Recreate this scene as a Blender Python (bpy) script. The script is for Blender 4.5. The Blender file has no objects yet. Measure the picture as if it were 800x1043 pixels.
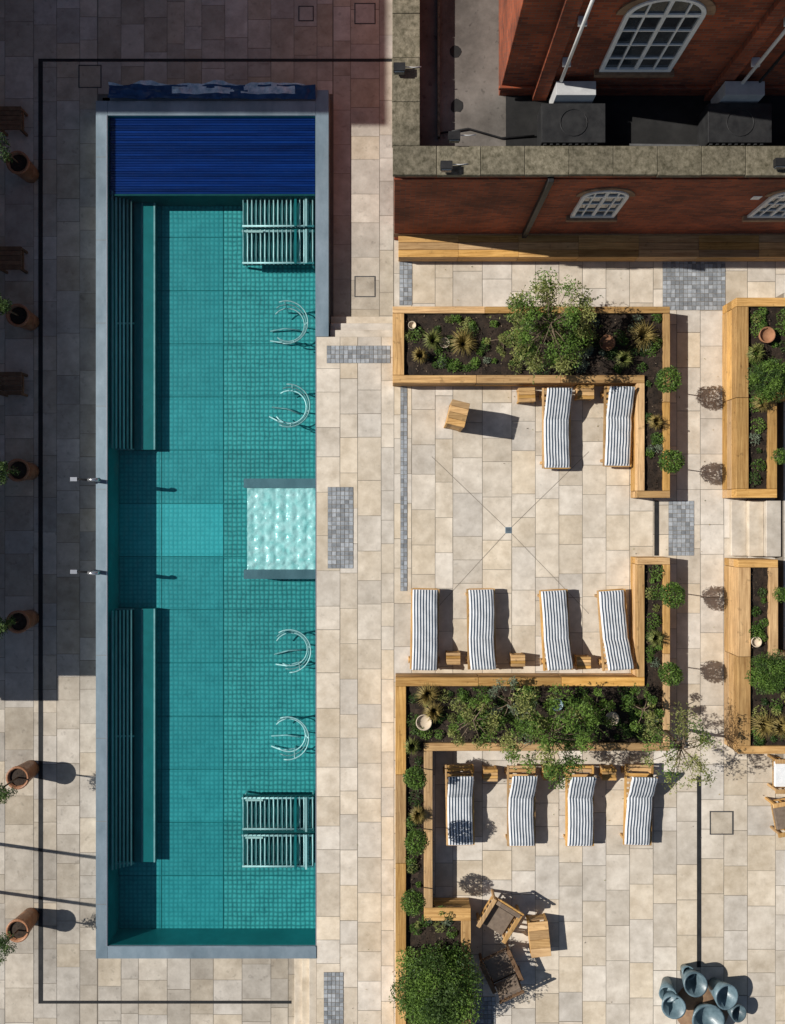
import bpy, math, random
from mathutils import Vector, Matrix, noise
random.seed(7)
H=22.0; S=40.0
def P(px,py,z=0.0):
    k=(H-z)/H/S
    return ((px-400)*k,(521.5-py)*k,z)
# ---------------------------------------------------------------- materials
def newmat(name):
    m=bpy.data.materials.new(name); m.use_nodes=True
    nt=m.node_tree; nt.nodes.clear()
    return m,nt
def N(nt,t,**kw):
    n=nt.nodes.new(t)
    for k,v in kw.items(): setattr(n,k,v)
    return n
def simple(name,c1,c2,scale=4.0,rough=0.8,metal=0.0,stretch=(1,1,1),rndamt=0.3,bump=0.2,detail=5,fine=60,spec=0.3,stain=0.0,hue=0.0,spots=0.0):
    m,nt=newmat(name); L=nt.links
    out=N(nt,'ShaderNodeOutputMaterial'); b=N(nt,'ShaderNodeBsdfPrincipled')
    L.new(b.outputs[0],out.inputs[0])
    tc=N(nt,'ShaderNodeTexCoord'); mp=N(nt,'ShaderNodeMapping'); mp.inputs['Scale'].default_value=stretch
    L.new(tc.outputs['Object'],mp.inputs[0])
    at=N(nt,'ShaderNodeAttribute',attribute_name='rnd')
    add=N(nt,'ShaderNodeVectorMath',operation='MULTIPLY_ADD')
    comb=N(nt,'ShaderNodeCombineXYZ')
    for i in range(3): L.new(at.outputs['Fac'],comb.inputs[i])
    L.new(comb.outputs[0],add.inputs[0]); add.inputs[1].default_value=(37,53,19); L.new(mp.outputs[0],add.inputs[2])
    n1=N(nt,'ShaderNodeTexNoise'); n1.inputs['Scale'].default_value=scale; n1.inputs['Detail'].default_value=detail; n1.inputs['Roughness'].default_value=0.65
    L.new(add.outputs[0],n1.inputs['Vector'])
    mr=N(nt,'ShaderNodeMapRange'); mr.inputs[1].default_value=0.3; mr.inputs[2].default_value=0.7
    L.new(n1.outputs['Fac'],mr.inputs[0])
    mix=N(nt,'ShaderNodeMix',data_type='RGBA'); mix.inputs[6].default_value=(*c1,1); mix.inputs[7].default_value=(*c2,1)
    L.new(mr.outputs[0],mix.inputs[0])
    mr2=N(nt,'ShaderNodeMapRange'); mr2.inputs[3].default_value=1-rndamt; mr2.inputs[4].default_value=1+rndamt
    L.new(at.outputs['Fac'],mr2.inputs[0])
    hsv=N(nt,'ShaderNodeHueSaturation'); L.new(mix.outputs[2],hsv.inputs['Color']); L.new(mr2.outputs[0],hsv.inputs['Value'])
    if hue>0:
        q=N(nt,'ShaderNodeMath',operation='MULTIPLY'); q.inputs[1].default_value=7.31; L.new(at.outputs['Fac'],q.inputs[0])
        fr=N(nt,'ShaderNodeMath',operation='FRACT'); L.new(q.outputs[0],fr.inputs[0])
        mh=N(nt,'ShaderNodeMapRange'); mh.inputs[3].default_value=1-hue; mh.inputs[4].default_value=1+hue; L.new(fr.outputs[0],mh.inputs[0]); L.new(mh.outputs[0],hsv.inputs['Saturation'])
    col=hsv.outputs[0]
    if stain>0:
        n3=N(nt,'ShaderNodeTexNoise'); n3.inputs['Scale'].default_value=0.5; n3.inputs['Detail'].default_value=6; n3.inputs['Roughness'].default_value=0.72
        L.new(tc.outputs['Object'],n3.inputs['Vector'])
        m3=N(nt,'ShaderNodeMapRange'); m3.inputs[1].default_value=0.35; m3.inputs[2].default_value=0.65; m3.inputs[3].default_value=1-stain; m3.inputs[4].default_value=1.05
        L.new(n3.outputs['Fac'],m3.inputs[0]); val=m3.outputs[0]
        if spots>0:
            n4=N(nt,'ShaderNodeTexNoise'); n4.inputs['Scale'].default_value=7; n4.inputs['Detail'].default_value=2; L.new(tc.outputs['Object'],n4.inputs['Vector'])
            m4=N(nt,'ShaderNodeMapRange'); m4.inputs[1].default_value=0.27; m4.inputs[2].default_value=0.36; m4.inputs[3].default_value=1-spots; m4.inputs[4].default_value=1; L.new(n4.outputs['Fac'],m4.inputs[0])
            mm=N(nt,'ShaderNodeMath',operation='MULTIPLY'); L.new(val,mm.inputs[0]); L.new(m4.outputs[0],mm.inputs[1]); val=mm.outputs[0]
        h2=N(nt,'ShaderNodeHueSaturation'); L.new(col,h2.inputs['Color']); L.new(val,h2.inputs['Value']); col=h2.outputs[0]
    L.new(col,b.inputs['Base Color'])
    b.inputs['Roughness'].default_value=rough; b.inputs['Metallic'].default_value=metal
    b.inputs['Specular IOR Level'].default_value=spec
    if bump>0:
        n2=N(nt,'ShaderNodeTexNoise'); n2.inputs['Scale'].default_value=fine; n2.inputs['Detail'].default_value=2
        L.new(mp.outputs[0],n2.inputs['Vector'])
        bp=N(nt,'ShaderNodeBump'); bp.inputs['Strength'].default_value=bump; bp.inputs['Distance'].default_value=0.01
        L.new(n2.outputs['Fac'],bp.inputs['Height']); L.new(bp.outputs[0],b.inputs['Normal'])
    return m
M={}
M['slab']=simple('sandstone_paving',(0.49,0.42,0.33),(0.73,0.65,0.54),scale=2.6,rndamt=0.12,stain=0.14,bump=0.25,hue=.28,detail=7,spots=.12)
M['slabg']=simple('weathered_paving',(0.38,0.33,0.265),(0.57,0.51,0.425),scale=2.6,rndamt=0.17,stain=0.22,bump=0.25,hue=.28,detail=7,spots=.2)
M['grout']=simple('paving_grout',(0.17,0.145,0.115),(0.26,0.225,0.18),scale=3,rndamt=0)
M['sett']=simple('granite_sett',(0.20,0.22,0.24),(0.36,0.38,0.40),scale=9,rndamt=0.35)
M['drain']=simple('drain_slot',(0.012,0.013,0.014),(0.03,0.03,0.03),rndamt=0)
M['asph']=simple('ground_far',(0.10,0.095,0.085),(0.17,0.16,0.14),scale=1.5,rndamt=0)
wc=((0.36,0.19,0.065),(0.70,0.44,0.185))
for k_,s_ in (('x',(0.5,9,9)),('y',(9,0.5,9)),('z',(9,9,0.5))):
    M['wood'+k_]=simple('timber_'+k_,*wc,scale=3,stretch=s_,rndamt=0.3,rough=0.7,fine=20,stain=.25,hue=.12,spots=.3)
M['woodd']=simple('dark_stained_timber',(0.10,0.055,0.03),(0.2,0.12,0.065),scale=6,rndamt=0.3,rough=0.7)
M['soil']=simple('soil',(0.012,0.008,0.005),(0.04,0.026,0.017),scale=14,rndamt=0.4,bump=1.0,fine=30)
M['bark']=simple('bark',(0.10,0.07,0.045),(0.2,0.15,0.10),scale=10,rndamt=0.2)
M['steel']=simple('brushed_steel',(0.17,0.235,0.28),(0.29,0.365,0.42),scale=1.6,rough=0.45,metal=0.3,rndamt=0.1,bump=0.05,stretch=(1,.4,1),detail=6,stain=.2)
M['chrome']=simple('polished_steel',(0.6,0.62,0.64),(0.75,0.76,0.78),scale=3,rough=0.22,metal=0.8,rndamt=0.1,bump=0)
M['bar']=simple('submerged_steel_bar',(0.66,0.72,0.74),(0.86,0.88,0.89),scale=3,rough=0.4,metal=0.1,rndamt=0.35,bump=0)
M['bardim']=simple('submerged_dull_bar',(0.26,0.38,0.40),(0.46,0.58,0.60),scale=4,rough=0.4,metal=0.1,rndamt=0.35,bump=0)
M['barteal']=simple('submerged_bench_slat',(0.42,0.58,0.60),(0.62,0.76,0.77),scale=3,rough=0.5,metal=0.1,rndamt=0.35,bump=0)
M['deep']=simple('pool_wall_steel',(0.02,0.23,0.24),(0.04,0.33,0.35),scale=1.2,rough=0.4,rndamt=0.1,bump=0)
M['benchtop']=simple('pool_bench_steel',(0.01,0.16,0.17),(0.02,0.22,0.235),scale=2,rough=0.4,rndamt=0.1,bump=0)
M['darkgap']=simple('dark_void',(0.008,0.07,0.078),(0.012,0.10,0.105),rndamt=0)  # dark teal solid fill, the shade of the gaps put into its colour
M['blue']=simple('pool_cover_blue',(0.003,0.017,0.12),(0.006,0.04,0.24),scale=0.9,rough=0.25,rndamt=0.25,stretch=(0.5,2,1),bump=0,spec=.5)
M['navy']=simple('navy_sheet',(0.006,0.03,0.10),(0.015,0.07,0.2),scale=3,rough=0.3)
M['tarp']=simple('plastic_sheet',(0.15,0.32,0.45),(0.65,0.78,0.86),scale=6,rough=0.2,rndamt=0.35,bump=.6,fine=8,spec=0.7)
M['gravel']=simple('dark_pebbles',(0.02,0.02,0.022),(0.12,0.11,0.10),scale=22,rndamt=0.5,bump=1,fine=25)
M['coping']=simple('mossy_coping',(0.07,0.062,0.035),(0.28,0.245,0.175),scale=9,rndamt=0.15,bump=1,fine=25,stain=0.35,detail=8)
M['roof']=simple('roof_felt',(0.12,0.105,0.09),(0.23,0.205,0.18),scale=1.3,rndamt=0.1,stain=0.5,detail=7,spots=.4)
M['roofd']=simple('roof_felt_dark',(0.012,0.012,0.012),(0.03,0.029,0.028),scale=2,rndamt=0.1,stain=0.5)  # painted shade for the roof strip, also used for roof stains
M['slate']=simple('roof_slate',(0.06,0.062,0.07),(0.12,0.12,0.13),scale=5,rndamt=0.3)
M['white']=simple('white_paint',(0.70,0.70,0.68),(0.82,0.82,0.80),scale=5,rndamt=0.04,rough=0.5)
M['black']=simple('black_metal',(0.012,0.012,0.013),(0.03,0.03,0.03),rndamt=0.2,rough=0.5)
M['dgrey']=simple('dark_casing',(0.04,0.04,0.042),(0.08,0.08,0.08),rndamt=0.1,rough=0.6)
M['grey']=simple('grey_casing',(0.40,0.40,0.40),(0.55,0.55,0.54),rndamt=0.1,rough=0.6)
M['glass']=simple('window_glass',(0.02,0.025,0.03),(0.05,0.06,0.07),rndamt=0.4,rough=0.06,bump=0,spec=0.9)
M['cushW']=simple('cushion_white',(0.64,0.66,0.67),(0.78,0.79,0.80),scale=8,rndamt=0.03,rough=0.9)
M['cushB']=simple('cushion_navy',(0.03,0.05,0.08),(0.06,0.085,0.12),scale=8,rndamt=0.05,rough=0.9)
M['cushT']=simple('cushion_taupe',(0.16,0.12,0.09),(0.26,0.20,0.15),scale=8,rndamt=0.1,rough=0.95)
M['terra']=simple('terracotta',(0.22,0.10,0.05),(0.34,0.17,0.09),scale=6,rndamt=0.2)
M['copper']=simple('copper_brown_glaze',(0.24,0.10,0.05),(0.42,0.21,0.11),scale=6,rndamt=0.2,rough=.4)
M['cream']=simple('cream_pot',(0.50,0.40,0.28),(0.62,0.52,0.40),scale=6,rndamt=0.1)
M['bluepot']=simple('glazed_bluegrey',(0.06,0.10,0.12),(0.16,0.23,0.26),scale=5,rndamt=0.4,rough=0.35,spec=0.5)
M['stone']=simple('arch_stone',(0.22,0.13,0.08),(0.34,0.22,0.13),scale=8,rndamt=0.25)
M['foam']=simple('bubbling_water',(0.42,0.72,0.71),(0.98,1.0,1.0),scale=5,rough=0.2,rndamt=0.0,bump=.8,fine=14,spec=.6,detail=6)  # bubbles, with sky and sun reflection painted in as white
def brickmat():
    m,nt=newmat('red_brick'); L=nt.links
    out=N(nt,'ShaderNodeOutputMaterial'); b=N(nt,'ShaderNodeBsdfPrincipled'); L.new(b.outputs[0],out.inputs[0])
    tc=N(nt,'ShaderNodeTexCoord'); sp=N(nt,'ShaderNodeSeparateXYZ'); L.new(tc.outputs['Object'],sp.inputs[0])
    ad=N(nt,'ShaderNodeMath',operation='ADD'); L.new(sp.outputs[0],ad.inputs[0]); L.new(sp.outputs[1],ad.inputs[1])
    cb=N(nt,'ShaderNodeCombineXYZ'); L.new(ad.outputs[0],cb.inputs[0]); L.new(sp.outputs[2],cb.inputs[1])
    br=N(nt,'ShaderNodeTexBrick'); L.new(cb.outputs[0],br.inputs['Vector'])
    br.inputs['Color1'].default_value=(0.40,0.085,0.028,1); br.inputs['Color2'].default_value=(0.17,0.038,0.018,1); br.inputs['Mortar'].default_value=(0.18,0.10,0.065,1)
    br.inputs['Scale'].default_value=1; br.inputs['Brick Width'].default_value=0.225; br.inputs['Row Height'].default_value=0.075
    br.inputs['Mortar Size'].default_value=0.008; br.inputs['Bias'].default_value=-0.1
    n=N(nt,'ShaderNodeTexNoise'); n.inputs['Scale'].default_value=0.9; n.inputs['Detail'].default_value=8; L.new(tc.outputs['Object'],n.inputs['Vector'])
    mr=N(nt,'ShaderNodeMapRange'); mr.inputs[1].default_value=0.3; mr.inputs[2].default_value=0.7; mr.inputs[3].default_value=0.5; mr.inputs[4].default_value=1.25
    L.new(n.outputs['Fac'],mr.inputs[0])
    h=N(nt,'ShaderNodeHueSaturation'); L.new(br.outputs['Color'],h.inputs['Color']); L.new(mr.outputs[0],h.inputs['Value'])
    L.new(h.outputs[0],b.inputs['Base Color']); b.inputs['Roughness'].default_value=0.9
    bp=N(nt,'ShaderNodeBump'); bp.inputs['Strength'].default_value=0.5; bp.inputs['Distance'].default_value=0.01; bp.invert=True
    L.new(br.outputs['Fac'],bp.inputs['Height']); L.new(bp.outputs[0],b.inputs['Normal'])
    return m
M['brick']=brickmat()
def floormat(name,c1,c2,period,amt,wob=0.03,bump=.25):
    m,nt=newmat(name); L=nt.links
    out=N(nt,'ShaderNodeOutputMaterial'); b=N(nt,'ShaderNodeBsdfPrincipled'); L.new(b.outputs[0],out.inputs[0])
    tc=N(nt,'ShaderNodeTexCoord')
    nz=N(nt,'ShaderNodeTexNoise'); nz.inputs['Scale'].default_value=4; nz.inputs['Detail'].default_value=3; L.new(tc.outputs['Object'],nz.inputs['Vector'])
    vm=N(nt,'ShaderNodeVectorMath',operation='MULTIPLY_ADD'); L.new(nz.outputs['Color'],vm.inputs[0]); vm.inputs[1].default_value=(wob,wob,0); L.new(tc.outputs['Object'],vm.inputs[2])
    sp=N(nt,'ShaderNodeSeparateXYZ'); L.new(vm.outputs[0],sp.inputs[0])
    s=[]
    for i in (0,1):
        mu=N(nt,'ShaderNodeMath',operation='MULTIPLY'); mu.inputs[1].default_value=math.pi/period; L.new(sp.outputs[i],mu.inputs[0])
        si=N(nt,'ShaderNodeMath',operation='SINE'); L.new(mu.outputs[0],si.inputs[0]); ab=N(nt,'ShaderNodeMath',operation='ABSOLUTE'); L.new(si.outputs[0],ab.inputs[0])
        s.append(ab)
    pr=N(nt,'ShaderNodeMath',operation='MULTIPLY'); L.new(s[0].outputs[0],pr.inputs[0]); L.new(s[1].outputs[0],pr.inputs[1])
    n=N(nt,'ShaderNodeTexNoise'); n.inputs['Scale'].default_value=2.2; n.inputs['Detail'].default_value=6; n.inputs['Roughness'].default_value=.75; L.new(tc.outputs['Object'],n.inputs['Vector'])
    a=N(nt,'ShaderNodeMath',operation='MULTIPLY_ADD'); a.inputs[1].default_value=amt; L.new(pr.outputs[0],a.inputs[0]); L.new(n.outputs['Fac'],a.inputs[2])
    mix=N(nt,'ShaderNodeMix',data_type='RGBA'); mix.inputs[6].default_value=(*c1,1); mix.inputs[7].default_value=(*c2,1)
    mr=N(nt,'ShaderNodeMapRange'); mr.inputs[1].default_value=0.3; mr.inputs[2].default_value=0.7+amt; L.new(a.outputs[0],mr.inputs[0])
    L.new(mr.outputs[0],mix.inputs[0])
    at=N(nt,'ShaderNodeAttribute',attribute_name='rnd'); m2=N(nt,'ShaderNodeMapRange'); m2.inputs[3].default_value=0.91; m2.inputs[4].default_value=1.09; L.new(at.outputs['Fac'],m2.inputs[0])
    h=N(nt,'ShaderNodeHueSaturation'); L.new(mix.outputs[2],h.inputs['Color']); L.new(m2.outputs[0],h.inputs['Value'])
    L.new(h.outputs[0],b.inputs['Base Color']); b.inputs['Roughness'].default_value=0.5
    bp=N(nt,'ShaderNodeBump'); bp.inputs['Strength'].default_value=bump; bp.inputs['Distance'].default_value=0.02; L.new(pr.outputs[0],bp.inputs['Height']); L.new(bp.outputs[0],b.inputs['Normal'])
    return m
M['floorR']=floormat('pool_floor_embossed',(0.008,0.14,0.16),(0.12,0.60,0.60),.12,0.8,wob=.06,bump=.35)
M['floorL']=floormat('pool_floor_smooth',(0.012,0.22,0.25),(0.07,0.46,0.49),.12,0.5,wob=.06,bump=.2)
M['floorB']=floormat('pool_floor_bright',(0.03,0.34,0.38),(0.09,0.56,0.60),.12,0.5,wob=.06,bump=.2)  # lighter floor colour with a reflection painted in
def watermat():
    m,nt=newmat('pool_water'); L=nt.links
    out=N(nt,'ShaderNodeOutputMaterial'); mx=N(nt,'ShaderNodeMixShader'); L.new(mx.outputs[0],out.inputs[0])
    tr=N(nt,'ShaderNodeBsdfTransparent'); tr.inputs[0].default_value=(0.76,0.97,0.97,1)
    gl=N(nt,'ShaderNodeBsdfGlossy'); gl.inputs['Roughness'].default_value=0.05
    fr=N(nt,'ShaderNodeFresnel'); fr.inputs[0].default_value=1.33
    tc=N(nt,'ShaderNodeTexCoord'); n=N(nt,'ShaderNodeTexNoise'); n.inputs['Scale'].default_value=5; n.inputs['Detail'].default_value=3; L.new(tc.outputs['Object'],n.inputs['Vector'])
    bp=N(nt,'ShaderNodeBump'); bp.inputs['Strength'].default_value=0.7; bp.inputs['Distance'].default_value=0.05; L.new(n.outputs['Fac'],bp.inputs['Height'])
    L.new(bp.outputs[0],gl.inputs['Normal'])
    L.new(fr.outputs[0],mx.inputs[0]); L.new(tr.outputs[0],mx.inputs[1]); L.new(gl.outputs[0],mx.inputs[2])
    return m
M['water']=watermat()
def leafmat(name,c1,c2,trans=0.35):
    m,nt=newmat(name); L=nt.links
    out=N(nt,'ShaderNodeOutputMaterial'); mx=N(nt,'ShaderNodeMixShader'); L.new(mx.outputs[0],out.inputs[0]); mx.inputs[0].default_value=trans
    at=N(nt,'ShaderNodeAttribute',attribute_name='rnd')
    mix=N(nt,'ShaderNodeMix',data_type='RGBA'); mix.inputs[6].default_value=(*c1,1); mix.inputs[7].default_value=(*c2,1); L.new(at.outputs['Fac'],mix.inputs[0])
    d=N(nt,'ShaderNodeBsdfPrincipled'); d.inputs['Roughness'].default_value=0.55; d.inputs['Specular IOR Level'].default_value=0.3; L.new(mix.outputs[2],d.inputs['Base Color'])
    t=N(nt,'ShaderNodeBsdfTranslucent'); L.new(mix.outputs[2],t.inputs[0])
    L.new(d.outputs[0],mx.inputs[1]); L.new(t.outputs[0],mx.inputs[2])
    return m
M['leafA']=leafmat('foliage_yellowgreen',(0.08,0.11,0.025),(0.36,0.38,0.12))
M['leafB']=leafmat('foliage_green',(0.03,0.08,0.012),(0.17,0.28,0.05))
M['leafC']=leafmat('foliage_dark',(0.018,0.05,0.012),(0.09,0.15,0.035))
M['leafG']=leafmat('foliage_grass',(0.18,0.14,0.04),(0.48,0.37,0.13))
M['leafS']=leafmat('foliage_silver',(0.10,0.14,0.09),(0.25,0.30,0.2))
# ---------------------------------------------------------------- mesh builder
class MB:
    def __init__(s,name):
        s.name=name; s.v=[]; s.f=[]; s.mi=[]; s.r=[]; s.sm=[]; s.mats=[]; s.M=Matrix.Identity(4)
    def mat(s,k):
        if k not in s.mats: s.mats.append(k)
        return s.mats.index(k)
    def vert(s,p):
        q=s.M@Vector(p); s.v.append((q.x,q.y,q.z)); return len(s.v)-1
    def face(s,idx,k,r=None,smooth=False):
        s.f.append(idx); s.mi.append(s.mat(k)); s.r.append(random.random() if r is None else r); s.sm.append(smooth)
    def quad(s,pts,k,r=None,smooth=False):
        s.face([s.vert(p) for p in pts],k,r,smooth)
    def box(s,x0,x1,y0,y1,z0,z1,k,r=None):
        if x0>x1:x0,x1=x1,x0
        if y0>y1:y0,y1=y1,y0
        if k=='wood':
            d=(x1-x0,y1-y0,z1-z0); k=('woodx','woody','woodz')[d.index(max(d))]
        if r is None: r=random.random()
        i=[s.vert(p) for p in [(x0,y0,z0),(x1,y0,z0),(x1,y1,z0),(x0,y1,z0),(x0,y0,z1),(x1,y0,z1),(x1,y1,z1),(x0,y1,z1)]]
        for q in [(0,3,2,1),(4,5,6,7),(0,1,5,4),(1,2,6,5),(2,3,7,6),(3,0,4,7)]:
            s.face([i[j] for j in q],k,r)
    def tube(s,pts,rad,k,seg=8,r=None,cap=True):
        pts=[Vector(p) for p in pts]
        if not isinstance(rad,(list,tuple)): rad=[rad]*len(pts)
        if r is None: r=random.random()
        rings=[]
        for i,p in enumerate(pts):
            t=(pts[min(i+1,len(pts)-1)]-pts[max(i-1,0)])
            if t.length<1e-9: t=Vector((0,0,1))
            t.normalize(); a=t.orthogonal() if i==0 else pa-t*pa.dot(t)
            if a.length<1e-6: a=t.orthogonal()
            a.normalize(); pa=a; b=t.cross(a)
            rings.append([s.vert(p+(a*math.cos(2*math.pi*j/seg)+b*math.sin(2*math.pi*j/seg))*rad[i]) for j in range(seg)])
        for i in range(len(rings)-1):
            for j in range(seg):
                s.face([rings[i][j],rings[i][(j+1)%seg],rings[i+1][(j+1)%seg],rings[i+1][j]],k,r,True)
        if cap:
            s.face(rings[0][::-1],k,r); s.face(rings[-1],k,r)
    def lathe(s,c,prof,k,seg=20,r=None):
        if r is None: r=random.random()
        rings=[[s.vert((c[0]+rr*math.cos(2*math.pi*j/seg),c[1]+rr*math.sin(2*math.pi*j/seg),c[2]+z)) for j in range(seg)] for rr,z in prof]
        for i in range(len(rings)-1):
            for j in range(seg):
                s.face([rings[i][j],rings[i][(j+1)%seg],rings[i+1][(j+1)%seg],rings[i+1][j]],k,r,True)
    def leaf(s,p,l,w,k,up=0.6,r=None):
        n=Vector((random.gauss(0,1),random.gauss(0,1),random.gauss(0,1)+up*2)).normalized()
        a=n.orthogonal().normalized(); b=n.cross(a); t=random.uniform(0,6.28)
        u=a*math.cos(t)+b*math.sin(t); v=n.cross(u); p=Vector(p)
        s.quad([p-u*l,p-v*w,p+u*l,p+v*w],k,r)
    def blade(s,p,d,l,h,w,k):
        d=Vector((d[0],d[1],0)).normalized(); sd=Vector((-d.y,d.x,0))*w; p=Vector(p); r=random.random()
        m=p+d*l*0.45+Vector((0,0,h)); e=p+d*l+Vector((0,0,h*0.75))
        a,b,c,dd,ee=[s.vert(q) for q in (p-sd,p+sd,m+sd*0.8,m-sd*0.8,e)]
        s.face([a,b,c,dd],k,r); s.face([dd,c,ee],k,r)
    def build(s,bevel=0,parent=None):
        me=bpy.data.meshes.new(s.name); me.from_pydata(s.v,[],s.f)
        for k in s.mats: me.materials.append(M[k])
        me.polygons.foreach_set('material_index',s.mi); me.polygons.foreach_set('use_smooth',s.sm)
        a=me.attributes.new('rnd','FLOAT','FACE'); a.data.foreach_set('value',s.r); me.update()
        o=bpy.data.objects.new(s.name,me); bpy.context.collection.objects.link(o)
        if bevel:
            b=o.modifiers.new('bev','BEVEL'); b.width=bevel; b.segments=1; b.limit_method='ANGLE'
        if parent: o.parent=parent
        return o
def xf(x,y,z,deg): return Matrix.Translation((x,y,z))@Matrix.Rotation(math.radians(deg),4,'Z')
LOW=-0.5
# ---------------------------------------------------------------- ground & terrace
PX0,PX1=P(98,0)[0],P(335,0)[0]; PY0,PY1=P(0,976)[1],P(0,90)[1]
IX0,IX1=P(110,0)[0],P(321.5,0)[0]; IY0,IY1=P(0,963)[1],P(0,118)[1]
g=MB('ground'); R=400
for (a,b,c,d) in [(-R,PX0,-R,R),(PX1,R,-R,R),(PX0,PX1,-R,PY0),(PX0,PX1,PY1,R)]:
    g.quad([(a,c,LOW),(b,c,LOW),(b,d,LOW),(a,d,LOW)],'asph',0.5)
g.build()
def slabs(mb,x0,x1,y0,y1,z,k,seed=1):
    rs=random.Random(seed); x=x0
    while x<x1-0.02:
        w=rs.choice([0.6,0.6,0.6,0.75,0.45])
        if x1-(x+w)<0.2: w=x1-x
        y=y0-rs.uniform(0,0.5)
        while y<y1-0.02:
            l=rs.choice([0.6,0.75,0.9,0.9,1.1])
            a=max(y,y0); b=min(y+l,y1)
            if y1-b<0.15: b=y1; l=b-y
            if b-a>0.05:
                zz=z+rs.uniform(-0.0012,0.0012); gp=rs.uniform(.008,.016)/2; j=lambda: gp+rs.uniform(-.0015,.0015)
                mb.quad([(x+j(),a+j(),zz),(x+w-j(),a+j(),zz),(x+w-j(),b-j(),zz),(x+j(),b-j(),zz)],k,rs.random())
            y+=l
        x+=w
TX=P(322.5,0)[0]; TY=P(0,343)[1]; TX2=P(401.5,0)[0]
GY1=P(0,981)[1]; GX0=P(93,0)[0]
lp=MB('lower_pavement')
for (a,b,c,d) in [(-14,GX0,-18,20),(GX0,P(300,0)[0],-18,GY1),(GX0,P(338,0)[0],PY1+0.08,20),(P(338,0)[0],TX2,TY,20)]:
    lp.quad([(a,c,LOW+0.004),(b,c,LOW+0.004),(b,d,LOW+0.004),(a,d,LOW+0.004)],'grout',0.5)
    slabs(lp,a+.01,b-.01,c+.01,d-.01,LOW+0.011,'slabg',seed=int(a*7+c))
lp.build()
tp=MB('terrace_pavement')
def T(a,b,c,d,zz,seed,k='slab'):
    tp.box(a,b,c,d,LOW-0.2,zz-0.008,'grout',0.5)
    slabs(tp,a,b,c,d,zz,k,seed=seed)
BY=6.92
T(TX,TX2,-30,TY,0,3); T(TX2,P(790,0)[0],-30,BY+0.5,0,5); T(P(790,0)[0],25,-30,P(0,768)[1],0,6); T(P(790,0)[0],25,P(0,768)[1],P(0,303)[1],0.45,8); T(P(790,0)[0],25,P(0,303)[1],BY+0.5,0,9)
tp.build()
st=MB('entrance_steps')
for i in range(3):
    st.box(P(336,0)[0],TX2-0.01,TY+0.2*i+0.002,TY+0.2*(i+1),LOW,-0.125*(i+1),'slab')
st.build(0.012)
st=MB('entrance_steps')
for i in range(3):
    st.box(TX-0.2*(i+1),TX-0.2*i-0.002,-20,P(0,979)[1],LOW,-0.125*(i+1),'slab')
st.build(0.012)
st=MB('entrance_steps')
for i in range(3):
    st.box(P(743+15*i,0)[0],P(758+15*i,0)[0]-0.002,P(0,566)[1],P(0,510)[1],0.0,0.15*(i+1),'slab')
st.build(0.012)
def setts(px0,py0,px1,py1,z=0.0):
    mb=MB('granite_sett_paving'); x0,y1,_=P(px0,py0,z); x1,y0,_=P(px1,py1,z)
    mb.quad([(x0,y0,z+.006),(x1,y0,z+.006),(x1,y1,z+.006),(x0,y1,z+.006)],'grout',0.3)
    nx=max(1,round((x1-x0)/0.11)); ny=max(1,round((y1-y0)/0.11)); dx=(x1-x0)/nx; dy=(y1-y0)/ny
    for i in range(nx):
        for j in range(ny):
            mb.box(x0+i*dx+.006,x0+(i+1)*dx-.006,y0+j*dy+.006,y0+(j+1)*dy-.006,z+.004,z+.013+random.uniform(0,.003),'sett')
    mb.build()
for r_ in [(675,256,739,316),(681,510,707,566),(334,496,360,579),(333,352,398,370),(407,266,420,311),(408,391,415,602),(330,990,350,1060),(485,1015,505,1060)]: setts(*r_)
def drain(name,px0,py0,px1,py1,z):
    mb=MB(name); x0,y1,_=P(px0,py0,z); x1,y0,_=P(px1,py1,z)
    mb.box(x0,x1,y0,y1,z-0.01,z+0.014,'drain')
    if (y1-y0)>(x1-x0):
        mb.box(x0-0.012,x0,y0,y1,z-0.01,z+0.016,'black'); mb.box(x1,x1+0.012,y0,y1,z-0.01,z+0.016,'black')
    mb.build()
for a in [(40,60,43.5,1022,LOW+.004),(43.5,60,400,63,LOW+.004),(43.5,1019,297,1022,LOW+.004),(710.5,790,713.5,985,0),(667,510,670.5,566,0)]: drain('drainage_channel',*a)
def manhole(px,py,w,z):
    mb=MB('manhole_cover'); x,y,_=P(px,py,z); w=w/80
    for (a,b,c,d) in [(-w,w,w-.025,w),(-w,w,-w,-w+.025),(-w,-w+.025,-w+.025,w-.025),(w-.025,w,-w+.025,w-.025)]: mb.box(x+a,x+b,y+c,y+d,z-.005,z+.014,'dgrey')
    mb.box(x-w+.032,x+w-.032,y-w+.032,y+w-.032,z-.005,z+.012,'slabg'); mb.build()
for a in [(372,292,22,LOW+.004),(735,838,24,0),(92,78,24,LOW+.004),(372,14,22,LOW+.004),(312,14,16,LOW+.004)]: manhole(*a)
dl=MB('paving_cut_joint'); c=Vector(P(518,540))
for (px,py) in [(440,465),(600,460),(440,625),(600,625)]:
    e=Vector(P(px,py)); d=(e-c).normalized(); n=Vector((-d.y,d.x,0))*0.006; z=Vector((0,0,0.004))
    dl.quad([c-n+z,e-n+z,e+n+z,c+n+z],'grout',0.0)
dl.build()
gu=MB('floor_gully'); gu.box(c.x-.08,c.x+.08,c.y-.08,c.y+.08,-.01,.012,'steel')
for i in range(4): gu.box(c.x-.06,c.x+.06,c.y-.055+i*.033,c.y-.04+i*.033,0,.015,'black')
gu.build()
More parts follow.
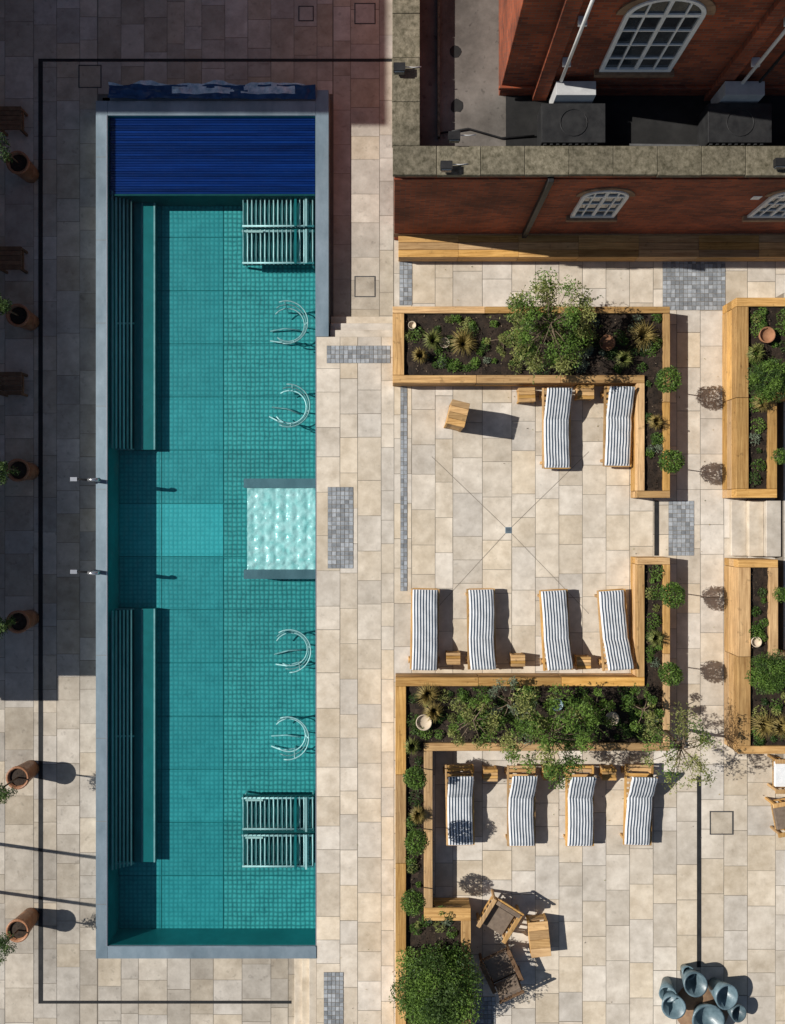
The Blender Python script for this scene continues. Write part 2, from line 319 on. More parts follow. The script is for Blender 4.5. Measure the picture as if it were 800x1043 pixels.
# ---------------------------------------------------------------- pool
pool=MB('swimming_pool'); FZ=-0.88; WZ=-0.06; RZ=0.02
rw=[(PX0,IX0,PY0,P(0,103)[1]),(IX0,TX,PY0,IY0),(IX0,IX1,IY1,P(0,103)[1]),(IX1,PX1,TY,P(0,92)[1])]
for a,b,c_,d in rw:
    pool.box(a,b,c_,d,FZ-.1,RZ-0.02,'steel'); pool.box(a+0.003,b-0.003,c_+0.003,d-0.003,RZ-0.02,RZ,'steel')
pool.box(IX0-.03,IX0-.002,IY0,IY1,RZ,RZ+.012,'chrome'); pool.box(IX0,IX1,IY0-.03,IY0-.002,RZ,RZ+.012,'steel')
for i in range(10):
    y=IY0+(IY1-IY0)*(i+0.5)/10; pool.box(PX0+.01,IX0-.035,y-.004,y+.004,RZ,RZ+.003,'grout')
pool.box(IX1,TX,IY0-0.001,TY,FZ-.1,-0.02,'chrome')
e=0.004
pool.quad([(IX0+e,IY0,FZ),(IX0+e,IY1,FZ),(IX0+e,IY1,RZ-.04),(IX0+e,IY0,RZ-.04)],'deep')
pool.quad([(IX1-e,IY0,FZ),(IX1-e,IY1,FZ),(IX1-e,IY1,RZ-.05),(IX1-e,IY0,RZ-.05)],'deep')
pool.quad([(IX0,IY0+e,FZ),(IX1,IY0+e,FZ),(IX1,IY0+e,RZ-.04),(IX0,IY0+e,RZ-.04)],'deep')
pool.quad([(IX0,IY1-e,FZ),(IX1,IY1-e,FZ),(IX1,IY1-e,RZ-.04),(IX0,IY1-e,RZ-.04)],'deep')
xs=[IX0,P(165,0,FZ)[0],P(228,0,FZ)[0],IX1]; ny=15
for i in range(3):
    for j in range(ny):
        y0=IY0+(IY1-IY0)*j/ny; y1=IY0+(IY1-IY0)*(j+1)/ny; k='floorR' if i==2 else 'floorL'
        if i<2 and j==7: k='floorB'  # reflected light band painted as lighter floor panels
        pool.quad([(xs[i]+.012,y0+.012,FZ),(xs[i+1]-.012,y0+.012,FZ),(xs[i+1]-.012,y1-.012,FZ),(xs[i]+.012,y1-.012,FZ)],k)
pool.quad([(IX0,IY0,FZ-.01),(IX1,IY0,FZ-.01),(IX1,IY1,FZ-.01),(IX0,IY1,FZ-.01)],'benchtop')
for (py0,py1) in [(202,458),(620,878)]:
    z=-0.62; y1=P(0,py0,z)[1]; y0=P(0,py1,z)[1]; xa=IX0+.01; xb=P(158,0,z)[0]; xm=P(137,0,z)[0]
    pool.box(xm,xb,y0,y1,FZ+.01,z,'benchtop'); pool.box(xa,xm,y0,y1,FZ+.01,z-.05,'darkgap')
    pool.box(xb-.03,xb+.01,y0,y1,z+.001,z+.02,'bardim'); pool.box(xm+.2,xm+.215,y0,y1,z+.001,z+.012,'bardim')
    for i in range(6):
        x=xa+.07+(xm-xa-.06)*i/5.4; zz=-.12-.06*i; pool.tube([(x,y0,zz),(x,y1,zz)],.026,'barteal',6)
    for y in (y0,(y0+y1)/2,y1): pool.box(xa,xm+.02,y-.02,y+.02,-.56,-.52,'bardim')
pool_o=pool.build()
cv=MB('pool_cover'); cy0=P(0,196)[1]; n=30
for i in range(n):
    y=cy0+(IY1-cy0)*i/n; d=(IY1-cy0)/n
    cv.box(IX0+.02,IX1-.02,y+.003,y+d-.003,-.16,-.118+0.004*(i%2),'blue')
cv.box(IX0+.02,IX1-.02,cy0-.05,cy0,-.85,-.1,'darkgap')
cv.build(0.008)
tb=MB('plastic_tarpaulin'); nx,nyy=150,9; ids=[]
ax0,ay1,_=P(112,86.5); ax1,ay0,_=P(322,102.5)
for i in range(nx+1):
    row=[]
    for j in range(nyy+1):
        x=ax0+(ax1-ax0)*i/nx; y=ay0+(ay1-ay0)*j/nyy; q=noise.noise(Vector((x*2.1,y*7,3)))+.5*noise.noise(Vector((x*6,y*15,9)))
        row.append(tb.vert((x,y+(.09*noise.noise(Vector((x*1.7,0,5))) if j==nyy else 0),0.10+.10*q)))
    ids.append(row)
for i in range(nx):
    for j in range(nyy):
        u=noise.noise(Vector((i*.06,j*.35,1)))
        tb.face([ids[i][j],ids[i+1][j],ids[i+1][j+1],ids[i][j+1]],'tarp' if (45<i<135 and j>2 and u>-.25) or j>7 else 'navy',.5,True)
tb.build()
bx=MB('pool_cover_housing'); bx.box(ax0,ax1,ay0-.0,ay1,LOW,0.0,'steel'); bx.build(.01)
w=MB('water'); w.quad([(IX0,IY0,WZ),(IX1,IY0,WZ),(IX1,IY1,WZ),(IX0,IY1,WZ)],'water'); w.build()
for (py0,py1) in [(197,269),(811,884)]:
    mb=MB('underwater_lounger'); z=-0.35; x0,y1,_=P(247,py0,z); x1,y0,_=P(320,py1,z)
    ym=(y0+y1)/2
    for (a,b) in [(y0,ym-.04),(ym+.04,y1)]:
        for i in range(17):
            x=x0+.03+(x1-x0-.06)*i/16
            mb.tube([(x,a,z-.03),(x,a+(b-a)*.25,z+.02),(x,a+(b-a)*.6,z+.0),(x,b,z+.06)],.018,'bar' if i%3 else 'bardim',6)
        for t in (.04,.96): mb.tube([(x0,a+(b-a)*t,z-.02+.06*t),(x1,a+(b-a)*t,z-.02+.06*t)],.028,'bar',6)
        mb.box(x1-.5,x1-.44,a,b,z+.03,z+.1,'benchtop'); mb.box(x1-.22,x1-.17,a,b,z+.03,z+.1,'bar')
        mb.box(x0+.1,x0+.55,b-.09,b-.04,z+.07,z+.11,'white')
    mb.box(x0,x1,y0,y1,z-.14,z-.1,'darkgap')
    for (a,b) in [(x0+.05,y0+.05),(x1-.05,y0+.05),(x0+.05,y1-.05),(x1-.05,y1-.05)]: mb.tube([(a,b,FZ),(a,b,z-.1)],.03,'bar')
    mb.build()
for (px,py,ro) in [(293,330,0),(295,414,-15),(296,662,10),(294,750,0)]:
    mb=MB('massage_stand_rail')
    x,y,_=P(px,py,-.4); mb.M=xf(x,y,0,ro)
    for (rr,z,a0,a1,k) in [(.55,-.2,-100,110,'bar'),(.49,-.36,-115,125,'bardim'),(.43,-.52,-130,140,'bar')]:
        mb.tube([(rr*math.cos(math.radians(a0+(a1-a0)*t/20)),rr*math.sin(math.radians(a0+(a1-a0)*t/20)),z) for t in range(21)],.018,k,6)
    for a in (-70,0,95):
        c_,s_=math.cos(math.radians(a)),math.sin(math.radians(a)); mb.tube([(.55*c_,.55*s_,-.2),(.49*c_,.49*s_,-.36),(.43*c_,.43*s_,-.52),(.40*c_,.40*s_,FZ)],.02,'bar',6)
    mb.tube([(-.5,-.36,-.8),(-.2,-.43,-.66),(.2,-.38,-.66)],.02,'bar',6); mb.tube([(-.5,-.1,-.82),(-.1,-.05,-.72),(.3,-.1,-.7)],.02,'bardim',6)
    mb.build()
mb=MB('bubble_bed'); z=-0.14; x0,y1,_=P(252,497,z); x1,y0,_=P(321,580,z); x1=IX1-.01
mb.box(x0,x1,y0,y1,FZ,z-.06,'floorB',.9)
mb.box(x0-.08,x1,y1+.002,y1+.24,FZ,z+.06,'steel'); mb.box(x0-.08,x1,y0-.24,y0-.002,FZ,z+.06,'steel')
nxx,nyy=56,66; ids=[]
for i in range(nxx+1):
    row=[]
    for j in range(nyy+1):
        x=x0+(x1-x0)*i/nxx; y=y0+(y1-y0)*j/nyy
        cell=abs(math.sin(x*11.5))*abs(math.sin(y*11.5))
        q=noise.noise(Vector((x*6,y*6,0)))+.5*noise.noise(Vector((x*15,y*15,4)))
        row.append(mb.vert((x,y,z-.02+.03*q+.035*cell)))
    ids.append(row)
for i in range(nxx):
    for j in range(nyy): mb.face([ids[i][j],ids[i+1][j],ids[i+1][j+1],ids[i][j+1]],'foam',.5,True)
mb.build()
pb=MB('pebble_border')
def peb(a,b,c,d,n):
    pb.quad([(a,c,LOW+.012),(b,c,LOW+.012),(b,d,LOW+.012),(a,d,LOW+.012)],'gravel')
    for i in range(n):
        x=random.uniform(a,b); y=random.uniform(c,d); r=random.uniform(.02,.04)
        pb.lathe((x,y,LOW+.01),[(r,0),(r*.8,r*.5),(.001,r*.75)],'gravel',6)
peb(GX0,PX0,GY1,P(0,100)[1],2000); peb(PX0,P(298,0)[0],GY1,PY0,600)
pb.build()
for py in (489,583):
    mb=MB('pool_water_spout'); x,y,_=P(98,py,.3)
    mb.lathe((x-.12,y,LOW),[(.09,0),(.09,.03),(.045,.05),(.045,.5)],'chrome',14)
    mb.tube([(x-.12,y,0),(x-.12,y,.45),(x-.08,y,.56),(x+.02,y,.6),(x+.1,y,.55),(x+.13,y,.46)],[.055,.05,.045,.045,.05,.055],'chrome',10)
    mb.tube([(x-.12,y,.3),(x-.4,y+.02,.34),(x-.62,y+.03,.34)],.022,'black'); mb.box(x-.62,x-.45,y-.03,y+.07,.34,.38,'chrome')
    mb.build()
# ---------------------------------------------------------------- timber planters
def planter(segs,soils,zt,z0=0.0):
    mb=MB('timber_planter')
    for (a,b,c,d) in segs:
        x0,y1,_=P(a,b,zt); x1,y0,_=P(c,d,zt)
        n=3; hh_=(zt-z0)/n
        L=max(x1-x0,y1-y0); pieces=max(1,round(L/2.4))
        for i in range(n):
            for p in range(pieces):
                t0=p/pieces; t1=(p+1)/pieces; j=.003*(i%2)+random.uniform(0,.004); dz=random.uniform(.001,.005)
                if x1-x0>=y1-y0: mb.box(x0+(x1-x0)*t0+.002+j,x0+(x1-x0)*t1-.002-j,y0+j,y1-j,z0+i*hh_+.003,z0+(i+1)*hh_-dz,'wood')
                else: mb.box(x0+j,x1-j,y0+(y1-y0)*t0+.002+j,y0+(y1-y0)*t1-.002-j,z0+i*hh_+.003,z0+(i+1)*hh_-dz,'wood')
    o=mb.build(.008)
    sb=MB('soil'); zs=zt-.09
    for (a,b,c,d) in soils:
        x0,y1,_=P(a,b,zt); x1,y0,_=P(c,d,zt); x0-=.02;x1+=.02;y0-=.02;y1+=.02
        nx=max(2,int((x1-x0)/.12)); ny=max(2,int((y1-y0)/.12)); ids=[[sb.vert((x0+(x1-x0)*i/nx,y0+(y1-y0)*j/ny,zs+random.uniform(-.04,.025))) for j in range(ny+1)] for i in range(nx+1)]
        for i in range(nx):
            for j in range(ny): sb.face([ids[i][j],ids[i+1][j],ids[i+1][j+1],ids[i][j+1]],'soil',None,True)
        for i in range(int((x1-x0)*(y1-y0)*60)):
            x=random.uniform(x0+.03,x1-.03);y=random.uniform(y0+.03,y1-.03); sb.leaf((x,y,zs+.03),random.uniform(.015,.035),.012,'bark' if random.random()<.3 else 'soil',1.5)
    sb.build(parent=o)
    gp=MB('low_plants')
    for (a,b,c,d) in soils:
        x0,y1,_=P(a,b,zt); x1,y0,_=P(c,d,zt)
        for q in range(int((x1-x0)*(y1-y0)*8.0)):
            x=random.uniform(x0+.08,x1-.08); y=random.uniform(y0+.08,y1-.08); r=random.uniform(.07,.22); k=random.choice(['leafB','leafC','leafB','leafB','leafA','leafS'])
            base=random.uniform(0,.7)
            for _ in range(int(110*r/.15)):
                rr=r*random.random()**.6; t=random.uniform(0,6.28)
                gp.leaf((x+rr*math.cos(t),y+rr*math.sin(t),zs+.02+(r-rr)*random.uniform(.3,1.2)),random.uniform(.015,.038),random.uniform(.008,.016),k,.8,min(1,base+random.random()*.4))
    gp.build(parent=o)
planter([(400,312,683,319),(400,319,412,382),(400,382,657,390),(676,319,683,500),(649,390,657,500),(649,500,683,507)],[(412,319,676,382),(657,382,676,500)],.6)
planter([(750,303,860,312),(750,312,763,498),(750,498,792,507),(783,407,792,498),(792,399,860,407)],[(763,312,783,498),(783,312,860,400)],.9)
planter([(752,570,793,578),(752,578,765,760),(752,760,860,768),(784,578,793,672),(793,665,860,672)],[(765,578,784,760),(784,672,860,760)],.9)
planter([(649,568,683,575),(649,575,657,690),(403,690,657,699),(676,575,683,757),(403,699,414,1060),(432,757,683,765),(432,765,441,925),(432,925,480,938),(470,938,480,1060)],
        [(414,699,676,757),(657,575,676,699),(414,757,432,925),(414,925,470,1060)],.6)
wb=MB('timber_bench'); x0=P(405,0)[0]+.02
for i in range(9):
    a=x0+i*1.5
    for j in range(3): wb.box(a+.002,a+1.498,6.36+j*.185+.002,6.36+(j+1)*.185-.004,.40,.45,'wood')
    for j in range(2): wb.box(a+.004,a+1.496,6.37,6.41,.02+j*.19,.2+j*.19,'wood')
    wb.box(a+.05,a+.12,6.42,6.88,0,.395,'wood')
wb.build(.006)
# ---------------------------------------------------------------- vegetation
def foliage_clump(mb,c,r,n,l,k,base,up=.6,rz=1.0):
    for _ in range(n):
        d=Vector((random.gauss(0,1),random.gauss(0,1),random.gauss(0,1))).normalized()*r*random.random()**.45; d.z*=rz
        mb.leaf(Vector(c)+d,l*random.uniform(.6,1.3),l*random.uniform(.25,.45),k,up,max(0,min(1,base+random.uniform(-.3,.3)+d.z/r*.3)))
def tree(name,px,py,zc,rad,z0,ncl,nl,l,k,clr=.3,flat=.6,k2=None):
    mb=MB(name); cx,cy,_=P(px,py,zc)
    top=Vector((cx,cy,zc+rad*flat*.5)); b=Vector((cx+random.uniform(-.1,.1),cy+random.uniform(-.1,.1),z0))
    mb.tube([b,b.lerp(top,.5)+Vector((.05,-.03,0)),top],[.05,.035,.012],'bark',8)
    for i in range(ncl):
        t=2.4*i+random.uniform(-.4,.4); rr=rad*random.random()**.6; h=random.uniform(-1,1)*rad*flat
        c=Vector((cx+rr*math.cos(t),cy+rr*math.sin(t),zc+h*(1-.5*rr/rad)))
        s=b.lerp(top,random.uniform(.45,.95)); mb.tube([s,s.lerp(c,.5)+Vector((0,0,.08)),c],[.016,.010,.004],'bark',5)
        kk=k2 if (k2 and random.random()<.4) else k
        foliage_clump(mb,c,rad*clr*random.uniform(.6,1.2),nl,l,kk,random.uniform(.2,1))
        for _ in range(2):
            e=c+Vector((random.gauss(0,1),random.gauss(0,1),random.gauss(0,.6)))*rad*.24
            mb.tube([c,e],[.005,.002],'bark',4,cap=False)
            for q in range(14): mb.leaf(c.lerp(e,random.random())+Vector((random.uniform(-.03,.03),random.uniform(-.03,.03),0)),l,l*.35,kk,.6,random.random())
    return mb.build()
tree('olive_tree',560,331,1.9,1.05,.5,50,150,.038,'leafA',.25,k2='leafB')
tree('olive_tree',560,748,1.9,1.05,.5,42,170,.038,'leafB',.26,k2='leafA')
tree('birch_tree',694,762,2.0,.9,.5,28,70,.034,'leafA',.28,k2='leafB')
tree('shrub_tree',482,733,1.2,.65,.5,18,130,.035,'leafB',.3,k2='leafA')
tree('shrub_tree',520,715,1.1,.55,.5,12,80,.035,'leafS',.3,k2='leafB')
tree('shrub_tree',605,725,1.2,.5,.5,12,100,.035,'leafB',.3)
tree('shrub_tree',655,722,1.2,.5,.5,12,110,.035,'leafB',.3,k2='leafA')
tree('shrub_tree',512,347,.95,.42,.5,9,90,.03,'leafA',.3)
def bush(px,py,zc,r,z0,n,l,k,rz=.8):
    mb=MB('round_bush'); cx,cy,_=P(px,py,zc); mb.tube([(cx,cy,z0),(cx,cy,zc)],.04,'bark',6)
    for i in range(34):
        a=2.4*i; e=math.asin(min(1,max(-.25,-.2+1.2*(i+.5)/34))); q=r*random.uniform(.58,.86); c=(cx+q*math.cos(a)*math.cos(e),cy+q*math.sin(a)*math.cos(e),zc+q*math.sin(e)*rz)
        foliage_clump(mb,c,r*random.uniform(.26,.4),n//34,l,random.choice([k,k,'leafC']),random.uniform(.1,1))
    mb.build()
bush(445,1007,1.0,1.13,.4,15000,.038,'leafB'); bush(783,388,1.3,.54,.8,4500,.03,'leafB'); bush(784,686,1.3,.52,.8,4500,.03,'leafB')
bush(795,465,1.2,.2,.8,800,.025,'leafB',1); bush(796,605,1.2,.2,.8,800,.025,'leafB',1)
def topiary(px,py,zc,r,z0):
    mb=MB('lollipop_topiary_tree'); cx,cy,_=P(px,py,zc); mb.tube([(cx,cy,z0),(cx+.01,cy,zc)],.014,'bark',6)
    bumps=[Vector((random.gauss(0,1),random.gauss(0,1),random.gauss(0,1))).normalized() for _ in range(7)]
    for i in range(1400):
        u=Vector((random.gauss(0,1),random.gauss(0,1),random.gauss(0,1))).normalized(); bb=max(u.dot(q) for q in bumps)
        d=u*r*random.uniform(.6,1.0)*(.85+.25*bb)
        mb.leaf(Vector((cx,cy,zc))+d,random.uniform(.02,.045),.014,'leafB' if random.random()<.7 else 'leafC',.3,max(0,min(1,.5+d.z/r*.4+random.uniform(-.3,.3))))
    mb.build()
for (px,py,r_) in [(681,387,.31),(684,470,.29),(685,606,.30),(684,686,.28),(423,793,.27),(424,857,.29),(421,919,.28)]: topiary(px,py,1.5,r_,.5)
def grass(px,py,z0,r,k='leafG',n=170):
    mb=MB('ornamental_grass'); cx,cy,_=P(px,py,z0+.2)
    for i in range(n):
        a=random.uniform(0,6.28); mb.blade((cx+.04*math.cos(a),cy+.04*math.sin(a),z0),(math.cos(a),math.sin(a)),r*random.uniform(.5,1),random.uniform(.1,.4),.008,k)
    mb.build()
for a in [(441,346,.5,.28,'leafA'),(472,349,.5,.38),(655,342,.5,.42),(436,708,.5,.34),(442,725,.5,.28),(778,738,.8,.38),(776,410,.8,.25),(795,740,.8,.34),(668,650,.5,.22,'leafA'),(420,760,.5,.22,'leafA'),(426,830,.5,.22),(770,360,.8,.25,'leafA'),(595,350,.5,.25,'leafA'),(668,430,.5,.2,'leafG'),(428,362,.5,.2,'leafG'),(636,366,.5,.24,'leafA')]: grass(*a)
def pot(px,py,z0,r=.2,h=.25,k='cream'):
    mb=MB('plant_pot'); x,y,_=P(px,py,z0+h)
    mb.lathe((x,y,z0),[(.001,0),(r*.7,0),(r,h),(r*.88,h),(r*.82,h-.08),(.001,h-.08)],k,20); mb.build()
for a in [(420,331,.5,.1,.12),(453,349,.5,.13,.15),(619,349,.5,.2,.2,'terra'),(432,736,.5,.2,.22),(624,732,.5,.17,.2),(447,981,.5,.2,.25),(782,341,.8,.2,.22,'terra'),(771,654,.8,.13,.15),(568,718,.5,.15,.15,'bluepot')]: pot(*a)
for py in (167,322,479,633,791,946):
    mb=MB('potted_tree'); x,y,_=P(20,py,LOW+.7); z=LOW
    mb.lathe((x,y,z),[(.001,0),(.22,0),(.24,.3),(.27,.75),(.29,.75),(.29,.82),(.24,.82),(.23,.74),(.001,.74)],'copper',24)
    mb.lathe((x,y,z),[(.22,.745),(.001,.77)],'soil',12)
    mb.tube([(x,y,z+.7),(x-.03,y,z+1.5)],.022,'bark',6)
    for i in range(12):
        a=random.uniform(0,6.28); q=random.uniform(.05,.3)
        foliage_clump(mb,(x+q*math.cos(a),y+q*math.sin(a),z+1.7+random.uniform(-.15,.2)),.13,90,.03,'leafC',random.random())
    mb.build()
fl_=MB('fallen_leaves'); rs=random.Random(11)
for i in range(260):
    cx_,cy_=rs.choice([(4.2,4.0),(4.2,-6.3),(7.5,-6.6),(1.2,-12),(7.3,2),(9.2,-2)]); x=cx_+rs.gauss(0,1.6); y=cy_+rs.gauss(0,1.4)
    if -1.8<x<9.6 and y<6.3: fl_.leaf((x,y,.022),rs.uniform(.012,.028),.01,rs.choice(['leafG','bark','leafA']),3.5)
fl_.build()
# ---------------------------------------------------------------- furniture
def lounger(px,py,head,rot=0.0,ang=30):
    mb=MB('sun_lounger'); x,y,_=P(px,py,.45); mb.M=xf(x,y,0,rot+(0 if head>0 else 180))
    W=.33; L0=-1.0
    for s in (-1,1):
        mb.box(s*W-.025,s*W+.025,L0,1.02,.26,.33,'wood')
        for yy in (-.85,.8): mb.box(s*W-.03,s*W+.03,yy-.035,yy+.035,0,.258,'wood')
    for yy in (L0+.02,.98): mb.box(-W+.027,W-.027,yy-.03,yy+.03,.27,.32,'wood')
    for i in range(14): mb.box(-W+.03,W-.03,L0+.1+i*.135,L0+.18+i*.135,.305,.325,'wood')
    t=math.radians(ang); hy=.22; M0=mb.M.copy()
    mb.M=M0@Matrix.Translation((0,hy,.33))@Matrix.Rotation(t,4,'X')
    for s in (-1,1): mb.box(s*(W-.05)-.02,s*(W-.05)+.02,.0,.84,.005,.035,'wood')
    for i in range(6): mb.box(-W+.07,W-.07,.04+i*.14,.11+i*.14,.01,.03,'wood')
    mb.M=M0
    for s in (-1,1): mb.tube([(s*.22,hy+.5,.32),(s*.22,hy+.5*math.cos(t),.33+.5*math.sin(t))],.012,'woodz')
    for s in (-1,1): mb.tube([(s*(W+.03),.82,.09),(s*(W+.06),.82,.09)],.09,'woodz',14)
    prof=[]; n=32; ph=random.uniform(0,6)
    for i in range(n+1):
        u=i/n*2.02
        if u<1.2: p=(L0+.02+u,.335)
        else: q=u-1.2; p=(hy+q*math.cos(t),.345+q*math.sin(t))
        prof.append((p[0],p[1]+random.uniform(-.003,.003)))
    ns=17; cw=.31; th=.07; grid=[]; wob=random.uniform(-.025,.025)
    for i,(yy,zz) in enumerate(prof):
        row=[]
        for j in range(ns+1):
            u=-1+2*j/ns; edge=1-abs(u)**6*.5; endf=1 if 0<i<n else .4
            puff=.02*abs(math.sin(i/n*math.pi*5))+.007*math.sin(u*4+ph+i*.7)
            row.append(mb.vert((u*cw+wob*math.sin(i/n*6+ph),yy,zz+(th*edge+puff)*endf)))
        grid.append(row)
    base=[(mb.vert((-cw+wob*math.sin(i/n*6+ph),yy,zz)),mb.vert((cw+wob*math.sin(i/n*6+ph),yy,zz))) for i,(yy,zz) in enumerate(prof)]
    for i in range(n):
        for j in range(ns): mb.face([grid[i][j],grid[i][j+1],grid[i+1][j+1],grid[i+1][j]],'cushW' if j%2==0 else 'cushB',.5,True)
        mb.face([base[i][0],grid[i][0],grid[i+1][0],base[i+1][0]],'cushW',.5,True); mb.face([grid[i][-1],base[i][1],base[i+1][1],grid[i+1][-1]],'cushW',.5,True)
    for i in (0,n): mb.face([base[i][0]]+grid[i]+[base[i][1]],'cushW',.5)
    mb.build(.004)
for (px,py,hd,ro,an_) in [(568,436,1,0,24),(631,434,1,-1,27),(433,641,-1,-1,22),(491,641,-1,1,26),(567,642,-1,3,30),(627,642,-1,4,30)]: lounger(px,py,hd,ro,an_)
for (px,py,ro,an_) in [(469,822,1,36),(532,823,0,33),(592,823,0,35),(652,822,-1.5,38)]: lounger(px,py,1,ro,an_)
def stool(px,py,w,d,h,rot,name='timber_side_table'):
    mb=MB(name); x,y,_=P(px,py,h); mb.M=xf(x,y,0,rot)
    n=4
    for i in range(n): mb.box(-w/2+.002,w/2-.002,-d/2+i*d/n+.003,-d/2+(i+1)*d/n-.003,h-.035,h,'wood')
    for sx in (-1,1):
        for sy in (-1,1): mb.box(sx*(w/2-.03)-.025,sx*(w/2-.03)+.025,sy*(d/2-.03)-.025,sy*(d/2-.03)+.025,0,h-.037,'wood')
    m=max(1,int((h-.06)/.14))
    for sy in (-1,1):
        for i in range(m): mb.box(-w/2+.06,w/2-.06,sy*(d/2-.025)-.01,sy*(d/2-.025)+.01,.03+i*.14,.155+i*.14,'wood')
    for sx in (-1,1):
        for i in range(m): mb.box(sx*(w/2-.025)-.01,sx*(w/2-.025)+.01,-d/2+.06,d/2-.06,.03+i*.14,.155+i*.14,'wood')
    mb.build(.004)
for a in [(537,402,.42,.36,.42,2),(597,399,.42,.36,.42,0),(462,671,.36,.3,.4,0),(528,673,.36,.3,.4,0),(595,675,.36,.3,.4,0),(500,790,.36,.3,.4,0),(561,789,.36,.3,.4,0),(621,789,.36,.3,.4,0)]: stool(*a)
stool(467,421,.45,.6,1.25,-14,'timber_bin_housing'); stool(550,957,.5,.88,.45,6,'timber_side_table')
def dark_stool(px,py):
    mb=MB('timber_side_table'); x,y,_=P(px,py,0); mb.M=xf(x,y,LOW,0)
    for i in range(5): mb.box(-.3,.3,-.3+i*.12,-.19+i*.12,.42,.46,'woodd')
    for sx in (-1,1):
        for sy in (-1,1): mb.box(sx*.26-.03,sx*.26+.03,sy*.26-.03,sy*.26+.03,0,.418,'woodd')
        mb.box(sx*.26-.012,sx*.26+.012,-.228,.228,.2,.3,'woodd')
    mb.build(.004)
for py in (119,262,390): dark_stool(9,py)
def armchair(px,py,rot,cush,wd='wood',z0=0):
    mb=MB('timber_armchair'); x,y,_=P(px,py,z0+.5); mb.M=xf(x,y,z0,rot)@Matrix.Scale(.93,4)
    for sx in (-1,1):
        for sy in (-1,1): mb.box(sx*.40-.035,sx*.40+.035,sy*.38-.035,sy*.38+.035,0,.60,wd)
        mb.box(sx*.40-.06,sx*.40+.06,-.46,.42,.602,.64,wd)
        for i in range(5): mb.box(sx*.40-.012,sx*.40+.012,-.3+i*.15-.03,-.3+i*.15+.03,.3,.60,wd)
        mb.box(sx*.40-.02,sx*.40+.02,-.34,.34,.25,.30,wd)
    for i in range(7): mb.box(-.36,.36,-.40+i*.11,-.32+i*.11,.30,.33,wd)
    M0=mb.M.copy(); mb.M=M0@Matrix.Translation((0,.36,.33))@Matrix.Rotation(math.radians(-18),4,'X')
    mb.box(-.36,.36,-.02,.03,.55,.63,wd); mb.box(-.36,.36,-.02,.03,.0,.06,wd)
    for i in range(6): mb.box(-.33+i*.12,-.27+i*.12,-.01,.015,.062,.548,wd)
    mb.box(-.31,.31,-.14,-.025,.1,.56,cush); mb.M=M0
    mb.box(-.335,.335,-.38,.24,.335,.44,cush); mb.build(.015)
armchair(509,936,-32,'cushT'); armchair(511,989,205,'cushT','woodd'); armchair(806,790,-90,'cushW'); armchair(806,832,-80,'cushT')
vs=MB('glazed_vessel_fountain')
def vessel(px,py,r,h,tx,ty):
    x,y,_=P(px,py,h); vs.M=Matrix.Translation((x,y,0))@Matrix.Rotation(math.radians(ty),4,'Y')@Matrix.Rotation(math.radians(tx),4,'X')
    vs.lathe((0,0,0),[(.001,.01),(r*.55,.01),(r*.75,h*.5),(r,h),(r*.86,h),(r*.6,h*.5),(.001,h*.35)],'bluepot',22)
for a in [(690,1026,.30,.6,0,-8),(686,1010,.22,.5,10,-15),(709,1006,.30,.7,-6,0),(736,1016,.32,.6,0,12),(722,1040,.42,.45,0,0),(702,994,.16,.4,-10,0),(748,1033,.22,.5,0,15)]: vessel(*a)
vs.M=Matrix.Identity(4); x,y,_=P(715,1026); vs.lathe((x,y,0),[(.7,0),(.68,.06),(.001,.07)],'stone',24)
vs.build()
# ---------------------------------------------------------------- brick building (annex + hall)
root=bpy.data.objects.new('brick_building',None); bpy.context.collection.objects.link(root)
def arch_window(name,X,Y,z0,z1,w,cols,rows,band=.2):
    mb=MB(name); r=w/2; zs=z1-r*.75
    def arch(rr,y,n=14): return [(X+rr*math.cos(math.pi*i/n),y,zs+rr*.75*math.sin(math.pi*i/n)) for i in range(n+1)]
    pts=[(X-r+.03,Y-.012,z0),(X+r-.03,Y-.012,z0)]+arch(r-.03,Y-.012); mb.face([mb.vert(p) for p in pts],'glass',.5)
    def ring(r0,r1,ya,yb,k,n=14):
        a=arch(r0,ya,n); b=arch(r1,ya,n); a2=arch(r0,yb,n); b2=arch(r1,yb,n)
        for i in range(n):
            rr=random.random(); mb.quad([a[i],b[i],b[i+1],a[i+1]],k,rr); mb.quad([b[i],b2[i],b2[i+1],b[i+1]],k,rr); mb.quad([a[i],a2[i],a2[i+1],a[i+1]],k,rr)
    ring(r-.08,r,Y-.06,Y,'white'); ring(r+.004,r+band,Y-.03,Y,'stone')
    for s in (-1,1): mb.box(X+s*r-(.08 if s>0 else 0),X+s*r+(0 if s>0 else .08),Y-.06,Y-.001,z0,zs,'white')
    mb.box(X-r+.08,X+r-.08,Y-.06,Y-.001,z0,z0+.09,'white'); mb.box(X-r-.08,X+r+.08,Y-.12,Y-.001,z0-.1,z0-.002,'stone')
    for i in range(1,cols):
        x=X-r+w*i/cols; th=.035 if i*2==cols else .016; u=abs(x-X)/r; zt=zs+r*.75*math.sqrt(max(0,1-u*u))-.05
        mb.box(x-th,x+th,Y-.05,Y-.014,z0+.09,zt,'white')
    for j in range(1,rows+1):
        z=z0+(zs-z0)*j/rows; th=.04 if j==rows else .014; mb.box(X-r+.08,X+r-.08,Y-.047,Y-.0145,z-th,z+th,'white')
    mb.build(parent=root)
AX0=.04; PZ=4.4; RZf=3.7; X1=14.0; YN=16.0
an=MB('annex_walls')
an.box(AX0,X1,BY,BY+.45,-.5,PZ-.12,'brick'); an.box(AX0,AX0+.45,BY+.45,YN,-.5,PZ-.12,'brick')
an.box(AX0+.45,X1,BY+.45,YN,RZf-.3,RZf,'roof',.5)
